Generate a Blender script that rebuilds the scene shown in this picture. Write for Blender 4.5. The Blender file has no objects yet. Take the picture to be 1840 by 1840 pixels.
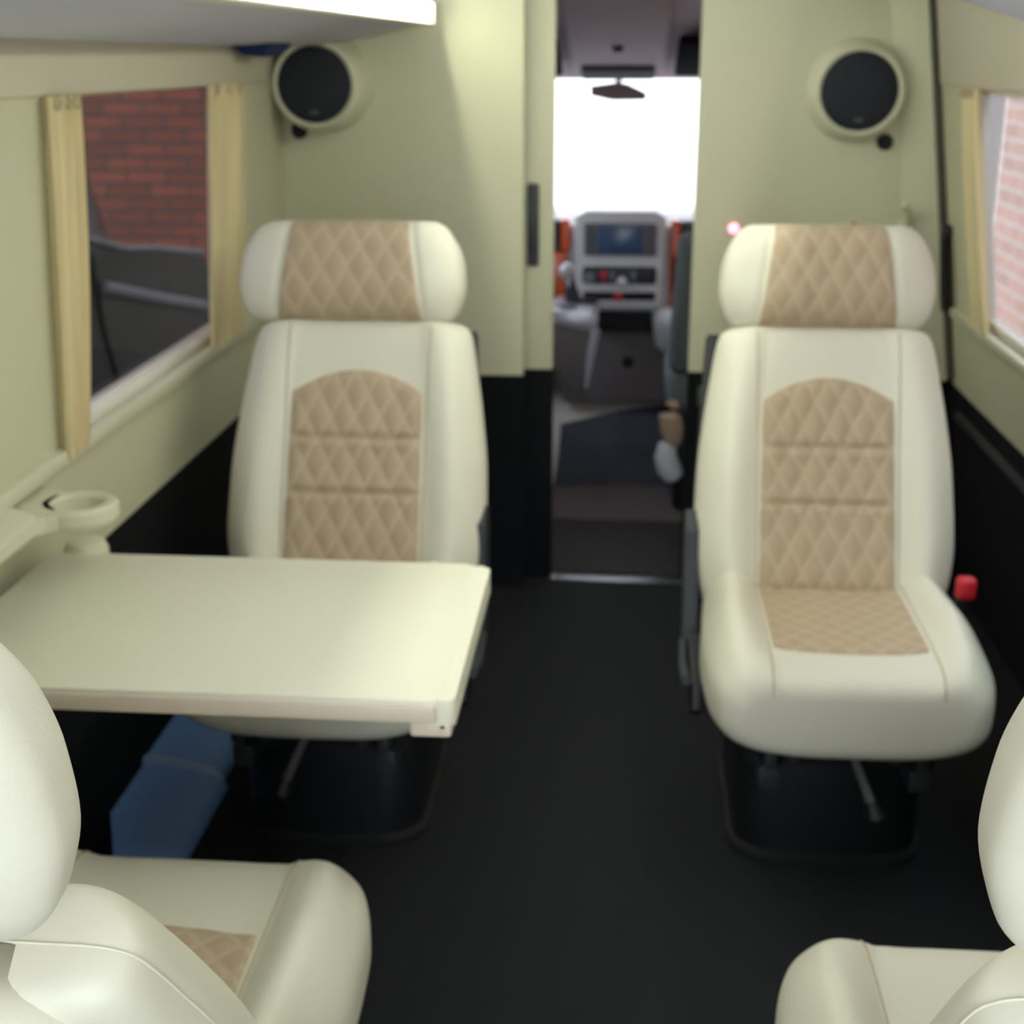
import bpy, bmesh, math, random
from mathutils import Vector, Matrix
random.seed(3)
S = bpy.context.scene
COL = S.collection
PI = math.pi

# ------------------------------------------------------------------ materials
def lin(c):
    return tuple(((v/255)/12.92 if v/255 <= 0.04045 else ((v/255+0.055)/1.055)**2.4) for v in c)

def mat(name, rgb, rough=0.5, metal=0.0, bump=0.0, scale=200, var=0.0, vscale=30, spec=0.5, coat=0.0, stretch=None):
    m = bpy.data.materials.new(name); m.use_nodes = True
    nt = m.node_tree; b = nt.nodes['Principled BSDF']
    c = lin(rgb)
    b.inputs['Base Color'].default_value = (*c, 1)
    b.inputs['Roughness'].default_value = rough
    b.inputs['Metallic'].default_value = metal
    b.inputs['Specular IOR Level'].default_value = spec
    b.inputs['Coat Weight'].default_value = coat
    tc = nt.nodes.new('ShaderNodeTexCoord')
    if bump:
        n = nt.nodes.new('ShaderNodeTexNoise'); n.inputs['Scale'].default_value = scale; n.inputs['Detail'].default_value = 4
        bp = nt.nodes.new('ShaderNodeBump'); bp.inputs['Strength'].default_value = bump; bp.inputs['Distance'].default_value = 0.002
        nt.links.new(tc.outputs['Object'], n.inputs['Vector']); nt.links.new(n.outputs['Fac'], bp.inputs['Height'])
        nt.links.new(bp.outputs['Normal'], b.inputs['Normal'])
    if var:
        n2 = nt.nodes.new('ShaderNodeTexNoise'); n2.inputs['Scale'].default_value = vscale; n2.inputs['Detail'].default_value = 5
        r = nt.nodes.new('ShaderNodeValToRGB')
        r.color_ramp.elements[0].position = 0.3; r.color_ramp.elements[1].position = 0.7
        r.color_ramp.elements[0].color = (*[v*(1-var) for v in c], 1)
        r.color_ramp.elements[1].color = (*[min(1, v*(1+var)) for v in c], 1)
        if stretch:
            mp = nt.nodes.new('ShaderNodeMapping'); mp.inputs['Scale'].default_value = stretch
            nt.links.new(tc.outputs['Object'], mp.inputs['Vector']); nt.links.new(mp.outputs['Vector'], n2.inputs['Vector'])
        else:
            nt.links.new(tc.outputs['Object'], n2.inputs['Vector'])
        nt.links.new(n2.outputs['Fac'], r.inputs['Fac']); nt.links.new(r.outputs['Color'], b.inputs['Base Color'])
    return m

def emit(name, rgb, strength):
    m = bpy.data.materials.new(name); m.use_nodes = True
    nt = m.node_tree; nt.nodes.clear()
    e = nt.nodes.new('ShaderNodeEmission'); o = nt.nodes.new('ShaderNodeOutputMaterial')
    e.inputs['Color'].default_value = (*rgb, 1); e.inputs['Strength'].default_value = strength
    nt.links.new(e.outputs[0], o.inputs['Surface'])
    return m

def glass(name, tint, refl=0.03):
    m = bpy.data.materials.new(name); m.use_nodes = True
    nt = m.node_tree; nt.nodes.clear()
    t = nt.nodes.new('ShaderNodeBsdfTransparent'); t.inputs['Color'].default_value = (*tint, 1)
    g = nt.nodes.new('ShaderNodeBsdfGlossy'); g.inputs['Roughness'].default_value = 0.02
    mx = nt.nodes.new('ShaderNodeMixShader'); o = nt.nodes.new('ShaderNodeOutputMaterial')
    mx.inputs[0].default_value = refl; nt.links.new(t.outputs[0], mx.inputs[1]); nt.links.new(g.outputs[0], mx.inputs[2])
    nt.links.new(mx.outputs[0], o.inputs['Surface'])
    return m

def brick(name, c1, c2, mortar, along='Y', w=0.30, h=0.10):
    m = bpy.data.materials.new(name); m.use_nodes = True
    nt = m.node_tree; b = nt.nodes['Principled BSDF']; b.inputs['Roughness'].default_value = 0.9
    tc = nt.nodes.new('ShaderNodeTexCoord'); sp = nt.nodes.new('ShaderNodeSeparateXYZ'); cb = nt.nodes.new('ShaderNodeCombineXYZ')
    nt.links.new(tc.outputs['Object'], sp.inputs[0]); nt.links.new(sp.outputs[along], cb.inputs['X']); nt.links.new(sp.outputs['Z'], cb.inputs['Y'])
    br = nt.nodes.new('ShaderNodeTexBrick')
    br.inputs['Color1'].default_value = (*lin(c1), 1); br.inputs['Color2'].default_value = (*lin(c2), 1); br.inputs['Mortar'].default_value = (*lin(mortar), 1)
    br.inputs['Scale'].default_value = 1; br.inputs['Brick Width'].default_value = w; br.inputs['Row Height'].default_value = h
    br.inputs['Mortar Size'].default_value = 0.009; br.inputs['Bias'].default_value = -0.1
    nt.links.new(cb.outputs[0], br.inputs['Vector']); nt.links.new(br.outputs['Color'], b.inputs['Base Color'])
    return m

def quilt_mat(name, base, line):
    m = bpy.data.materials.new(name); m.use_nodes = True
    nt = m.node_tree; b = nt.nodes['Principled BSDF']; b.inputs['Roughness'].default_value = 0.6
    uv = nt.nodes.new('ShaderNodeUVMap'); sp = nt.nodes.new('ShaderNodeSeparateXYZ'); nt.links.new(uv.outputs[0], sp.inputs[0])
    masks = []
    for ax in ('X', 'Y'):
        p = nt.nodes.new('ShaderNodeMath'); p.operation = 'PINGPONG'; p.inputs[1].default_value = 0.5
        nt.links.new(sp.outputs[ax], p.inputs[0])
        mr = nt.nodes.new('ShaderNodeMapRange'); mr.inputs[1].default_value = 0.05; mr.inputs[2].default_value = 0.14
        mr.inputs[3].default_value = 1; mr.inputs[4].default_value = 0
        nt.links.new(p.outputs[0], mr.inputs[0]); masks.append(mr)
    mx = nt.nodes.new('ShaderNodeMath'); mx.operation = 'MAXIMUM'
    nt.links.new(masks[0].outputs[0], mx.inputs[0]); nt.links.new(masks[1].outputs[0], mx.inputs[1])
    mc = nt.nodes.new('ShaderNodeMix'); mc.data_type = 'RGBA'
    mc.inputs[6].default_value = (*lin(base), 1); mc.inputs[7].default_value = (*lin(line), 1)
    nt.links.new(mx.outputs[0], mc.inputs[0]); nt.links.new(mc.outputs[2], b.inputs['Base Color'])
    return m

M = dict(
    leather=mat('cream_leather', (230,227,208), 0.42, bump=0.12, scale=350),
    quilt=quilt_mat('tan_quilted_leather', (184,164,134), (196,178,150)),
    seam=mat('seam_thread', (192,182,152), 0.8),
    wall=mat('cream_panel', (210,208,178), 0.6, bump=0.06, scale=500),
    trim=mat('cream_trim', (218,216,190), 0.4),
    frame=mat('white_window_frame', (236,232,220), 0.35),
    head=mat('headliner', (214,208,188), 0.85, bump=0.1, scale=500),
    duct=mat('grey_headliner', (216,219,238), 0.8, bump=0.1, scale=500),
    carpet=mat('black_carpet', (18,20,24), 0.95, bump=0.8, scale=900, var=0.35, vscale=180),
    carpetw=mat('black_wall_carpet', (20,22,25), 0.95, bump=0.6, scale=900, var=0.25, vscale=120, spec=0.2),
    black=mat('black_plastic', (22,24,27), 0.45),
    dark=mat('charcoal_plastic', (46,50,54), 0.55),
    grey=mat('grey_plastic', (96,96,98), 0.55),
    olive=mat('olive_grey_rubber', (92,90,78), 0.8),
    visor=mat('black_visor_cloth', (14,14,18), 1.0, spec=0.05),
    rubber=mat('black_rubber', (18,19,20), 0.8),
    grille=mat('speaker_grille', (20,28,38), 0.6, bump=0.9, scale=700),
    metal=mat('brushed_metal', (150,150,152), 0.35, 1.0),
    table=mat('cream_laminate', (238,236,216), 0.45),
    edge=mat('table_edge_band', (220,208,192), 0.45),
    curtain=mat('beige_curtain', (222,206,160), 0.85, var=0.10, vscale=6, stretch=(1,14,0.6)),
    blue=mat('blue_lit_cover', (130,174,244), 0.45, spec=0.4),  # bluish light on the floor, painted as an even base colour
    paleblue=mat('painted_blue_highlight', (176,206,250), 0.4),  # painted highlight across the floor cover
    navy=mat('navy_matte', (22,40,92), 0.9),
    red=mat('red_plastic', (205,40,52), 0.4),
    brownred=mat('brown_red_plastic', (172,84,60), 0.5),
    cabgrey=mat('cab_grey_plastic', (216,214,218), 0.5, bump=0.05, scale=400),
    cabroof=mat('cab_mauve_lining', (160,144,150), 0.9, bump=0.1, scale=400),
    cabdark=mat('cab_dark_plastic', (104,98,100), 0.7),
    cabfloor=mat('cab_floor_lino', (216,210,202), 0.8),
    mat1=mat('cab_mat_brown', (104,94,96), 0.9, bump=0.5, scale=500),
    mat2=mat('cab_mat_blue_black', (68,70,82), 0.8, bump=0.5, scale=500),
    mat3=mat('cab_mat_black', (48,44,46), 0.9, bump=0.5, scale=500),
    wood=mat('orange_wood', (220,92,40), 0.3, var=0.25, vscale=9, stretch=(8,8,1), coat=0.5),
    screen=mat('nav_screen', (62,88,124), 0.25, spec=0.7),
    button=mat('button_grey', (112,116,130), 0.5),
    seatgrey=mat('cab_seat_grey', (98,108,110), 0.9, bump=0.3, scale=400),
    silver=mat('silver_plastic', (196,196,206), 0.3, 0.3),
    chrome=mat('chrome', (220,222,228), 0.15, 1.0),
    tancloth=mat('tan_cloth', (190,164,140), 0.9, bump=0.5, scale=60),
    whitecloth=mat('white_cloth', (214,218,226), 0.9, bump=0.5, scale=60),
    mirror=mat('mirror_back', (120,98,96), 0.5),
    carpaint=mat('dark_grey_car_paint', (42,49,47), 0.5, 0.0, spec=0.25),
    carglass=mat('car_window', (14,15,16), 0.15),
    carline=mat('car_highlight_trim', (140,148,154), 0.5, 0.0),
    concrete=mat('pale_concrete', (214,212,206), 0.9, var=0.06, vscale=1.5),
    asphalt=mat('grey_asphalt', (120,116,110), 0.95, var=0.1, vscale=4),
    whitewall=mat('white_render', (242,241,238), 0.9, var=0.02, vscale=2),
    vanwhite=mat('white_van_paint', (225,225,225), 0.4),
    brick=brick('red_brick', (180,114,98), (152,102,90), (94,98,100), 'X', 0.27, 0.086),
    brick2=brick('pale_red_brick', (168,130,116), (152,120,108), (170,160,152)),
    glassL=glass('tinted_window_glass', (0.36, 0.345, 0.345)),
    glassR=glass('clear_window_glass', (0.92, 0.93, 0.94)),
    glassS=glass('light_tint_window_glass', (0.72, 0.74, 0.76)),
    led=emit('led_white', (0.97, 1.0, 0.80), 6.0),
    ledrow=emit('led_row_white', (0.98, 1.0, 0.77), 105.0),
    redled=emit('red_indicator_glow', (1.0, 0.22, 0.34), 5.0),
)

# ------------------------------------------------------------------ helpers
def link(o, parent=None):
    COL.objects.link(o)
    if parent is not None: o.parent = parent
    return o

def obj(name, bm, m, parent=None, smooth=True, auto=35, label=None, **props):
    me = bpy.data.meshes.new(name)
    bmesh.ops.recalc_face_normals(bm, faces=bm.faces[:])
    bm.to_mesh(me); bm.free()
    for mm in (m if isinstance(m, (list, tuple)) else [m]): me.materials.append(mm)
    if smooth:
        for p in me.polygons: p.use_smooth = True
        if auto is not None:
            me.set_sharp_from_angle(angle=math.radians(auto))
    o = bpy.data.objects.new(name, me)
    link(o, parent)
    if label: o['label'] = label
    for k, v in props.items(): o[k] = v
    return o

def thing(name, label, cat, loc=(0,0,0), rz=0, group=None):
    o = bpy.data.objects.new(name, None); o.empty_display_size = 0.1
    COL.objects.link(o); o.location = loc; o.rotation_euler = (0,0,rz)
    o['label'] = label; o['category'] = cat
    if group: o['group'] = group
    return o

def tag(o, label, cat, group=None, kind=None):
    o['label'] = label; o['category'] = cat
    if group: o['group'] = group
    if kind: o['kind'] = kind
    return o

def struct(o, label, cat):
    o['label'] = label; o['category'] = cat; o['kind'] = 'structure'; return o

def B(): return bmesh.new()

def hexa(bm, P, bev=0.0, seg=2):
    vs = [bm.verts.new(p) for p in P]
    F = [(0,1,2,3),(7,6,5,4),(0,4,5,1),(1,5,6,2),(2,6,7,3),(3,7,4,0)]
    fs = [bm.faces.new([vs[i] for i in f]) for f in F]
    if bev > 0:
        es = list({e for f in fs for e in f.edges})
        bmesh.ops.bevel(bm, geom=es, offset=bev, segments=seg, profile=0.5, affect='EDGES')
    return bm

def box(bm, x0,x1,y0,y1,z0,z1, bev=0.0, seg=2):
    return hexa(bm, [(x0,y0,z0),(x1,y0,z0),(x1,y1,z0),(x0,y1,z0),(x0,y0,z1),(x1,y0,z1),(x1,y1,z1),(x0,y1,z1)], bev, seg)

def tube(bm, pts, r, n=10, caps=True):
    pts = [Vector(p) for p in pts]; rings = []
    up = Vector((0,0,1))
    for i, p in enumerate(pts):
        d = (pts[min(i+1,len(pts)-1)] - pts[max(i-1,0)]).normalized()
        a = up if abs(d.dot(up)) < 0.95 else Vector((1,0,0))
        u = d.cross(a).normalized(); v = d.cross(u).normalized()
        rr = r[i] if isinstance(r, (list, tuple)) else r
        rings.append([bm.verts.new(p + (u*math.cos(2*PI*k/n) + v*math.sin(2*PI*k/n))*rr) for k in range(n)])
    for a, b in zip(rings, rings[1:]):
        for k in range(n): bm.faces.new((a[k], a[(k+1)%n], b[(k+1)%n], b[k]))
    if caps:
        bm.faces.new(rings[0][::-1]); bm.faces.new(rings[-1])
    return bm

def lathe(bm, prof, c, axis='y', n=40):
    """prof: list of (r, h) ; revolves about the axis through c"""
    rings = []
    for r, h in prof:
        ring = []
        for k in range(n):
            a = 2*PI*k/n; p, q = r*math.cos(a), r*math.sin(a)
            v = {'y': (p, h, q), 'z': (p, q, h), 'x': (h, p, q)}[axis]
            ring.append(bm.verts.new(Vector(c) + Vector(v)))
        rings.append(ring)
    for a, b in zip(rings, rings[1:]):
        for k in range(n): bm.faces.new((a[k], a[(k+1)%n], b[(k+1)%n], b[k]))
    bm.faces.new(rings[0][::-1]); bm.faces.new(rings[-1])
    return bm

def extrude_profile(bm, prof, x0, x1, axis='x', bev=0.0):
    """closed polygon prof of (a,b): axis x -> (x,a,b), y -> (a,y,b), z -> (a,b,z)"""
    def P(a, b, t): return {'x': (t,a,b), 'y': (a,t,b), 'z': (a,b,t)}[axis]
    A = [bm.verts.new(P(a,b,x0)) for a,b in prof]; C = [bm.verts.new(P(a,b,x1)) for a,b in prof]
    fs = [bm.faces.new(A[::-1]), bm.faces.new(C)]
    n = len(prof)
    for i in range(n): fs.append(bm.faces.new((A[i], A[(i+1)%n], C[(i+1)%n], C[i])))
    if bev > 0:
        es = list({e for f in fs[:2] for e in f.edges})
        bmesh.ops.bevel(bm, geom=es, offset=bev, segments=2, profile=0.5, affect='EDGES')
    return bm

def rrect(w, h, r, n=6):
    pts = []
    for cx, cy, a0 in ((w-r,h-r,0),(-w+r,h-r,PI/2),(-w+r,-h+r,PI),(w-r,-h+r,1.5*PI)):
        for k in range(n+1):
            a = a0 + PI/2*k/n; pts.append((cx+r*math.cos(a), cy+r*math.sin(a)))
    return pts

def sup(u, p): return max(0.0, 1-abs(u)**p)**(1.0/p)
def G(x, s): return math.exp(-(x/s)**2)

# ------------------------------------------------------------------ padded surfaces
class Pad:
    """A padded block: outline half-width W(v) over t0..t1 along U, front height F(u,v) along N, back height Bk(u,v)."""
    def __init__(s, O, U, N, t0, t1, W, F, Bk):
        s.O, s.U, s.N = Vector(O), Vector(U).normalized(), Vector(N).normalized()
        s.t0, s.t1, s.W, s.F, s.Bk = t0, t1, W, F, Bk
    def v(s, t): return (2*t - s.t0 - s.t1)/(s.t1 - s.t0)
    def t(s, v): return (s.t0+s.t1)/2 + v*(s.t1-s.t0)/2
    def pt(s, x, t, d): return s.O + Vector((x,0,0)) + s.U*t + s.N*d
    def front(s, x, t):
        v = max(-1, min(1, s.v(t))); w = s.W(v); u = max(-1, min(1, x/w)); return s.F(u, v)
    def back(s, x, t):
        v = max(-1, min(1, s.v(t))); w = s.W(v); u = max(-1, min(1, x/w)); return s.Bk(u, v)
    def build(s, bm, nx=56, nt=44):
        us = [math.sin(-PI/2 + PI*i/nx) for i in range(nx+1)]; vs = [math.sin(-PI/2 + PI*j/nt) for j in range(nt+1)]
        fr, bk = [], []
        for j, v in enumerate(vs):
            w = s.W(v); rf, rb = [], []
            for i, u in enumerate(us):
                edge = i in (0, nx) or j in (0, nt)
                a = bm.verts.new(s.pt(u*w, s.t(v), 0 if edge else s.F(u, v))); rf.append(a)
                rb.append(a if edge else bm.verts.new(s.pt(u*w, s.t(v), s.Bk(u, v))))
            fr.append(rf); bk.append(rb)
        for g in (fr, bk):
            for j in range(nt):
                for i in range(nx):
                    q = [g[j][i], g[j][i+1], g[j+1][i+1], g[j+1][i]]
                    bm.faces.new(q if g is fr else q[::-1])
        return bm
    def patch(s, bm, xl, xr, ta, tb, h, uvf=None, nx=60, nt=70, side='front', sink=0.006):
        """a thin panel sewn on the pad: x from xl(t) to xr(t), t from ta(x) to tb(x); h(x,t) its height over the pad"""
        surf = s.front if side == 'front' else s.back
        sg = 1 if side == 'front' else -1
        grid = []; par = []
        for j in range(nt+1):
            row = []; pr = []
            for i in range(nx+1):
                f, g = i/nx, j/nt
                tm = ta(0)*(1-g) + tb(0)*g
                x = xl(tm)*(1-f) + xr(tm)*f
                t = ta(x)*(1-g) + tb(x)*g
                e = min(i, nx-i, j, nt-j)
                k = min(1.0, e/5.0)
                d = surf(x, t) + sg*(h(x, t)*k + 0.0035*(1-k) if e > 0 else -sink)
                row.append(bm.verts.new(s.pt(x, t, d))); pr.append((x, t))
            grid.append(row); par.append(pr)
        uvl = bm.loops.layers.uv.new('UVMap')
        for j in range(nt):
            for i in range(nx):
                f = bm.faces.new((grid[j][i], grid[j][i+1], grid[j+1][i+1], grid[j+1][i]))
                if uvf:
                    ids = ((j,i),(j,i+1),(j+1,i+1),(j+1,i))
                    for lp, (a, b) in zip(f.loops, ids): lp[uvl].uv = uvf(*par[a][b])
        return bm
    def seam(s, bm, path, r=0.0016, side='front', lift=0.0004):
        surf = s.front if side == 'front' else s.back
        sg = 1 if side == 'front' else -1
        return tube(bm, [s.pt(x, t, surf(x, t)+sg*lift) for x, t in path], r, 6)

def quilt_h(a, b, grooves=(), amp=0.0045):
    def h(x, t):
        u, v = x/a + t/b, x/a - t/b
        q = (abs(math.sin(PI*u))*abs(math.sin(PI*v)))**0.6
        d = 0.003 + amp*q
        for g in grooves: d = d + 0.003 - 0.0075*G(t-g, 0.006) + 0.002*G(t-g+0.016, 0.009)
        return d
    return h
def quilt_uv(a, b): return lambda x, t: (x/a + t/b + 50, x/a - t/b + 50)

# ------------------------------------------------------------------ the seat (local: faces -Y, cushion front at y = 0)
def lerp_tab(tab):
    """smooth curve through a table of (x, y)"""
    n = len(tab); sl = [(tab[i+1][1]-tab[i][1])/(tab[i+1][0]-tab[i][0]) for i in range(n-1)]
    m = [sl[0]] + [0.0 if sl[i-1]*sl[i] <= 0 else 2*sl[i-1]*sl[i]/(sl[i-1]+sl[i]) for i in range(1, n-1)] + [sl[-1]]
    def f(x):
        x = max(tab[0][0], min(tab[-1][0], x))
        i = max(j for j in range(n-1) if x >= tab[j][0])
        (a, p), (b_, q) = tab[i], tab[i+1]; h = b_-a; k = (x-a)/h
        return (1+2*k)*(1-k)**2*p + k*(1-k)**2*h*m[i] + k*k*(3-2*k)*q + k*k*(k-1)*h*m[i+1]
    return f

def make_seat(label, aisle, loc, buckle=False, wide=False, group='cream leather captain seats'):
    root = thing('captain_seat', label, 'seat', loc, 0, group)
    A = aisle                                     # +1: the aisle is on local +X
    # pedestal
    bm = B()
    prof = rrect(0.165, 0.20, 0.07)
    extrude_profile(bm, [(x, y+0.38) for x, y in prof], 0.0, 0.205, 'z', 0.012)
    pd = obj('pedestal', bm, M['black'], root)
    bm = B(); extrude_profile(bm, [(x*1.07, y*1.05+0.38) for x, y in prof], 0.0, 0.022, 'z', 0.006)
    obj('base_skirt', bm, M['rubber'], pd)
    # slide frame
    bm = B(); box(bm, -0.16, 0.16, 0.12, 0.50, 0.225, 0.31, 0.006)
    fr = obj('seat_frame', bm, M['rubber'], root)
    for sx in (-1, 1):
        bm = B(); box(bm, sx*0.125-0.018, sx*0.125+0.018, 0.075, 0.52, 0.205, 0.245, 0.004)
        box(bm, sx*0.125-0.010, sx*0.125+0.010, 0.06, 0.10, 0.245, 0.285, 0.003)
        obj('slide_rail', bm, M['dark'], fr)
        bm = B(); lathe(bm, [(0.002,-0.012),(0.011,-0.010),(0.012,0.0),(0.009,0.006)], (sx*0.085, 0.09, 0.262), 'y', 16)
        obj('adjuster_knob', bm, M['dark'], fr)
    # lever hanging from the front of the frame, leaning away from the aisle
    sg = -A
    bm = B()
    tube(bm, [(-0.03, 0.12, 0.305), (0.0, 0.095, 0.285), (sg*0.012, 0.085, 0.27)], [0.010, 0.010, 0.009])
    tube(bm, [(0.035, 0.12, 0.305), (0.008, 0.095, 0.285), (sg*0.012, 0.085, 0.27)], [0.010, 0.010, 0.009])
    tube(bm, [(sg*0.012, 0.085, 0.272), (sg*0.028, 0.065, 0.235), (sg*0.045, 0.05, 0.195)], [0.008, 0.008, 0.009])
    lv = obj('adjust_lever', bm, M['grey'], root, label='grey metal adjusting lever')
    bm = B(); tube(bm, [(sg*0.043, 0.052, 0.20), (sg*0.052, 0.045, 0.175), (sg*0.055, 0.042, 0.160)], [0.012, 0.019, 0.013], 12)
    obj('lever_paddle', bm, M['black'], lv)
    # cushion
    Wc = lerp_tab([(-1,0.185),(-0.97,0.203),(-0.9,0.218),(-0.6,0.236),(-0.2,0.240),(0.3,0.232),(0.8,0.222),(0.96,0.212),(1,0.19)])
    def Fc(u, v):
        p = sup(u, 3.2)*sup(v, 4.5)
        ramp = 0.42 + 0.58*min(1, max(0, (v+0.95)/0.75))
        bol = 0.052*ramp*G(abs(u)-0.80, 0.20)
        return p*(0.066 - 0.010*v + bol*1.15) - 0.003*G(abs(u)-0.565, 0.03)*p
    def Bc(u, v): return -0.092*sup(u, 3.2)*sup(v, 8.0)
    cu = Pad((0,0,0.378), (0,1,0), (0,0,1), 0.0, 0.52, Wc, Fc, Bc)
    bm = B(); cu.build(bm, 72, 60)
    cobj = obj('seat_cushion', bm, M['leather'], root, auto=None)
    bm = B()
    cu.patch(bm, lambda t: -0.130, lambda t: 0.130, lambda x: 0.088+0.9*x*x, lambda x: 0.47, quilt_h(0.046, 0.05), quilt_uv(0.046, 0.05))
    obj('quilted_panel', bm, M['quilt'], cobj, auto=None, label='tan quilted leather panel of the cushion')
    for sx in (-1, 1):
        bm = B(); cu.seam(bm, [(sx*0.135, 0.001 + 0.47*(k/40)**1.8) for k in range(41)])
        obj('seam', bm, M['seam'], cobj)
    # backrest, reclined
    U, N = Vector((0,0.414,0.910)), Vector((0,-0.910,0.414))
    Wb = lerp_tab([(-1,0.17),(-0.97,0.195),(-0.85,0.222),(-0.4,0.243),(0.0,0.240),(0.35,0.230),(0.7,0.215),(0.86,0.207),(0.94,0.200),(0.985,0.186),(1,0.168)])
    def Fb(u, v):
        p = sup(u, 3.0)*sup(v, 5.5)
        bol = 0.040*G(abs(u)-0.78, 0.20)*(1-0.45*max(0, v))
        return p*(0.052 + bol) - 0.003*G(abs(u)-0.555, 0.03)*p
    def Bb(u, v): return -0.060*sup(u, 4.0)*sup(v, 6.0)
    bk = Pad((0, 0.465, 0.447), U, N, -0.10, 0.475, Wb, Fb, Bb)
    bm = B(); bk.build(bm, 72, 60)
    bobj = obj('backrest', bm, M['leather'], root, auto=None)
    bm = B()
    bk.patch(bm, lambda t: -0.126+0.012*max(0,(t-0.1)), lambda t: 0.126-0.012*max(0,(t-0.1)), lambda x: -0.04, lambda x: 0.372-3.0*x*x,
             quilt_h(0.046, 0.092, (0.128, 0.236)), quilt_uv(0.046, 0.092), 64, 96)
    obj('quilted_panel', bm, M['quilt'], bobj, auto=None, label='tan quilted leather panel of the backrest')
    for sx in (-1, 1):
        bm = B(); bk.seam(bm, [(sx*(0.131+0.002*k/30), -0.03 + 0.49*k/30) for k in range(31)])
        obj('seam', bm, M['seam'], bobj)
    # cream cover panel on the rear face with its seam
    bm = B(); bk.patch(bm, lambda t: -0.128, lambda t: 0.128, lambda x: -0.06, lambda x: 0.452-2.0*x*x, lambda x, t: 0.006, None, 30, 40, 'back')
    bp = obj('back_panel', bm, M['leather'], bobj, auto=None)
    vv = [math.sin(-1.1 + (1.1+PI/2)*k/90) for k in range(91)]
    lp = [(-Wb(v)-0.0004, bk.t(v)+0.0008*max(0,v)) for v in vv]
    lp += [(-Wb(1)+2*Wb(1)*k/20, bk.t(1)+0.0008) for k in range(1, 20)] + [(-x, t) for x, t in lp[::-1]]
    bm = B(); tube(bm, [bk.pt(x, t, -0.0005) for x, t in lp], 0.0009, 6)
    obj('edge_seam', bm, M['leather'], bobj)
    # black side frame on the aisle side of the backrest
    bm = B()
    xs = [A*0.212, A*0.238]
    q = [(0.40,-0.05),(0.47,-0.05),(0.47,-0.088),(0.40,-0.088)]
    def BP(x, t, d): return tuple(bk.pt(x, t, d))
    hexa(bm, [BP(A*0.215,-0.06,-0.09), BP(A*0.258,-0.06,-0.09), BP(A*0.258,-0.06,-0.045), BP(A*0.215,-0.06,-0.045),
              BP(A*0.196,0.475,-0.075), BP(A*0.224,0.475,-0.075), BP(A*0.224,0.475,-0.038), BP(A*0.196,0.475,-0.038)], 0.008)
    obj('belt_pillar', bm, M['black'], root, label='black belt pillar along the aisle edge of the backrest')
    # headrest
    U2, N2 = Vector((0,0.30,0.954)), Vector((0,-0.954,0.30))
    Wh = lerp_tab([(-1,0.162),(-0.9,0.183),(-0.7,0.197),(-0.3,0.206),(0.1,0.203),(0.45,0.194),(0.75,0.178),(0.9,0.166),(1,0.148)])
    def xs_h(v): return (0.122 - 0.012*v)
    def notch(u, v): return 1 - 0.10*G(abs(u)*Wh(v)-xs_h(v), 0.006)
    def Fh(u, v): return 0.066*sup(u, 3.4)*sup(v, 2.6)*notch(u, v)
    def Bh(u, v): return -0.056*sup(u, 2.6)*sup(v, 2.6)*notch(u, v)
    hd = Pad((0, 0.690, 0.976), U2, N2, -0.101, 0.101, Wh, Fh, Bh)
    bm = B(); hd.build(bm, 110, 44)
    hobj = obj('headrest', bm, M['leather'], root, auto=None)
    bm = B()
    hd.patch(bm, lambda t: -(0.118-0.14*t), lambda t: (0.118-0.14*t), lambda x: -0.0985, lambda x: 0.0985, quilt_h(0.046, 0.085, amp=0.003), quilt_uv(0.046, 0.085), 60, 60, sink=0.004)
    obj('quilted_panel', bm, M['quilt'], hobj, auto=None, label='tan quilted leather centre of the headrest')
    for sx in (-1, 1):
        bm = B(); tube(bm, [tuple(bk.pt(sx*0.07, 0.45, -0.01)), tuple(hd.pt(sx*0.07, -0.05, -0.01))], 0.007)
        obj('headrest_post', bm, M['chrome'], hobj)
    # recliner cover and lever on the aisle side
    x0, x1 = sorted((A*0.236, A*0.262))
    bm = B(); extrude_profile(bm, [(0.50,0.56),(0.545,0.545),(0.56,0.49),(0.52,0.36),(0.48,0.27),(0.40,0.255),(0.38,0.30),(0.44,0.42),(0.46,0.53)], x0, x1, 'x', 0.006)
    rc = obj('recliner_cover', bm, M['dark'], root, label='charcoal recliner cover on the aisle side')
    x0, x1 = sorted((A*0.232, A*0.254))
    bm = B(); extrude_profile(bm, [(0.20,0.335),(0.36,0.365),(0.37,0.30),(0.34,0.265),(0.22,0.265),(0.19,0.29)], x0, x1, 'x', 0.005)
    obj('side_valance', bm, M['black'], root)
    bm = B(); tube(bm, [(A*0.262,0.40,0.33),(A*0.264,0.30,0.325),(A*0.264,0.20,0.34)], [0.008,0.010,0.009])
    obj('recline_lever', bm, M['dark'], rc)
    if wide:
        bobj.scale.x = 1.045; hobj.scale.x = 1.10; bobj.location.x = 0.006; hobj.location.x = -0.020
    if buckle:
        bm = B(); box(bm, -A*0.25-0.015, -A*0.25+0.015, 0.40, 0.425, 0.36, 0.44, 0.005)
        bo = obj('belt_buckle', bm, M['black'], root)
        bm = B(); box(bm, -A*0.252-0.018, -A*0.252+0.018, 0.385, 0.415, 0.432, 0.475, 0.009, 3)
        obj('release_button', bm, M['red'], bo, label='red release button of the belt buckle')
    return root

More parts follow.
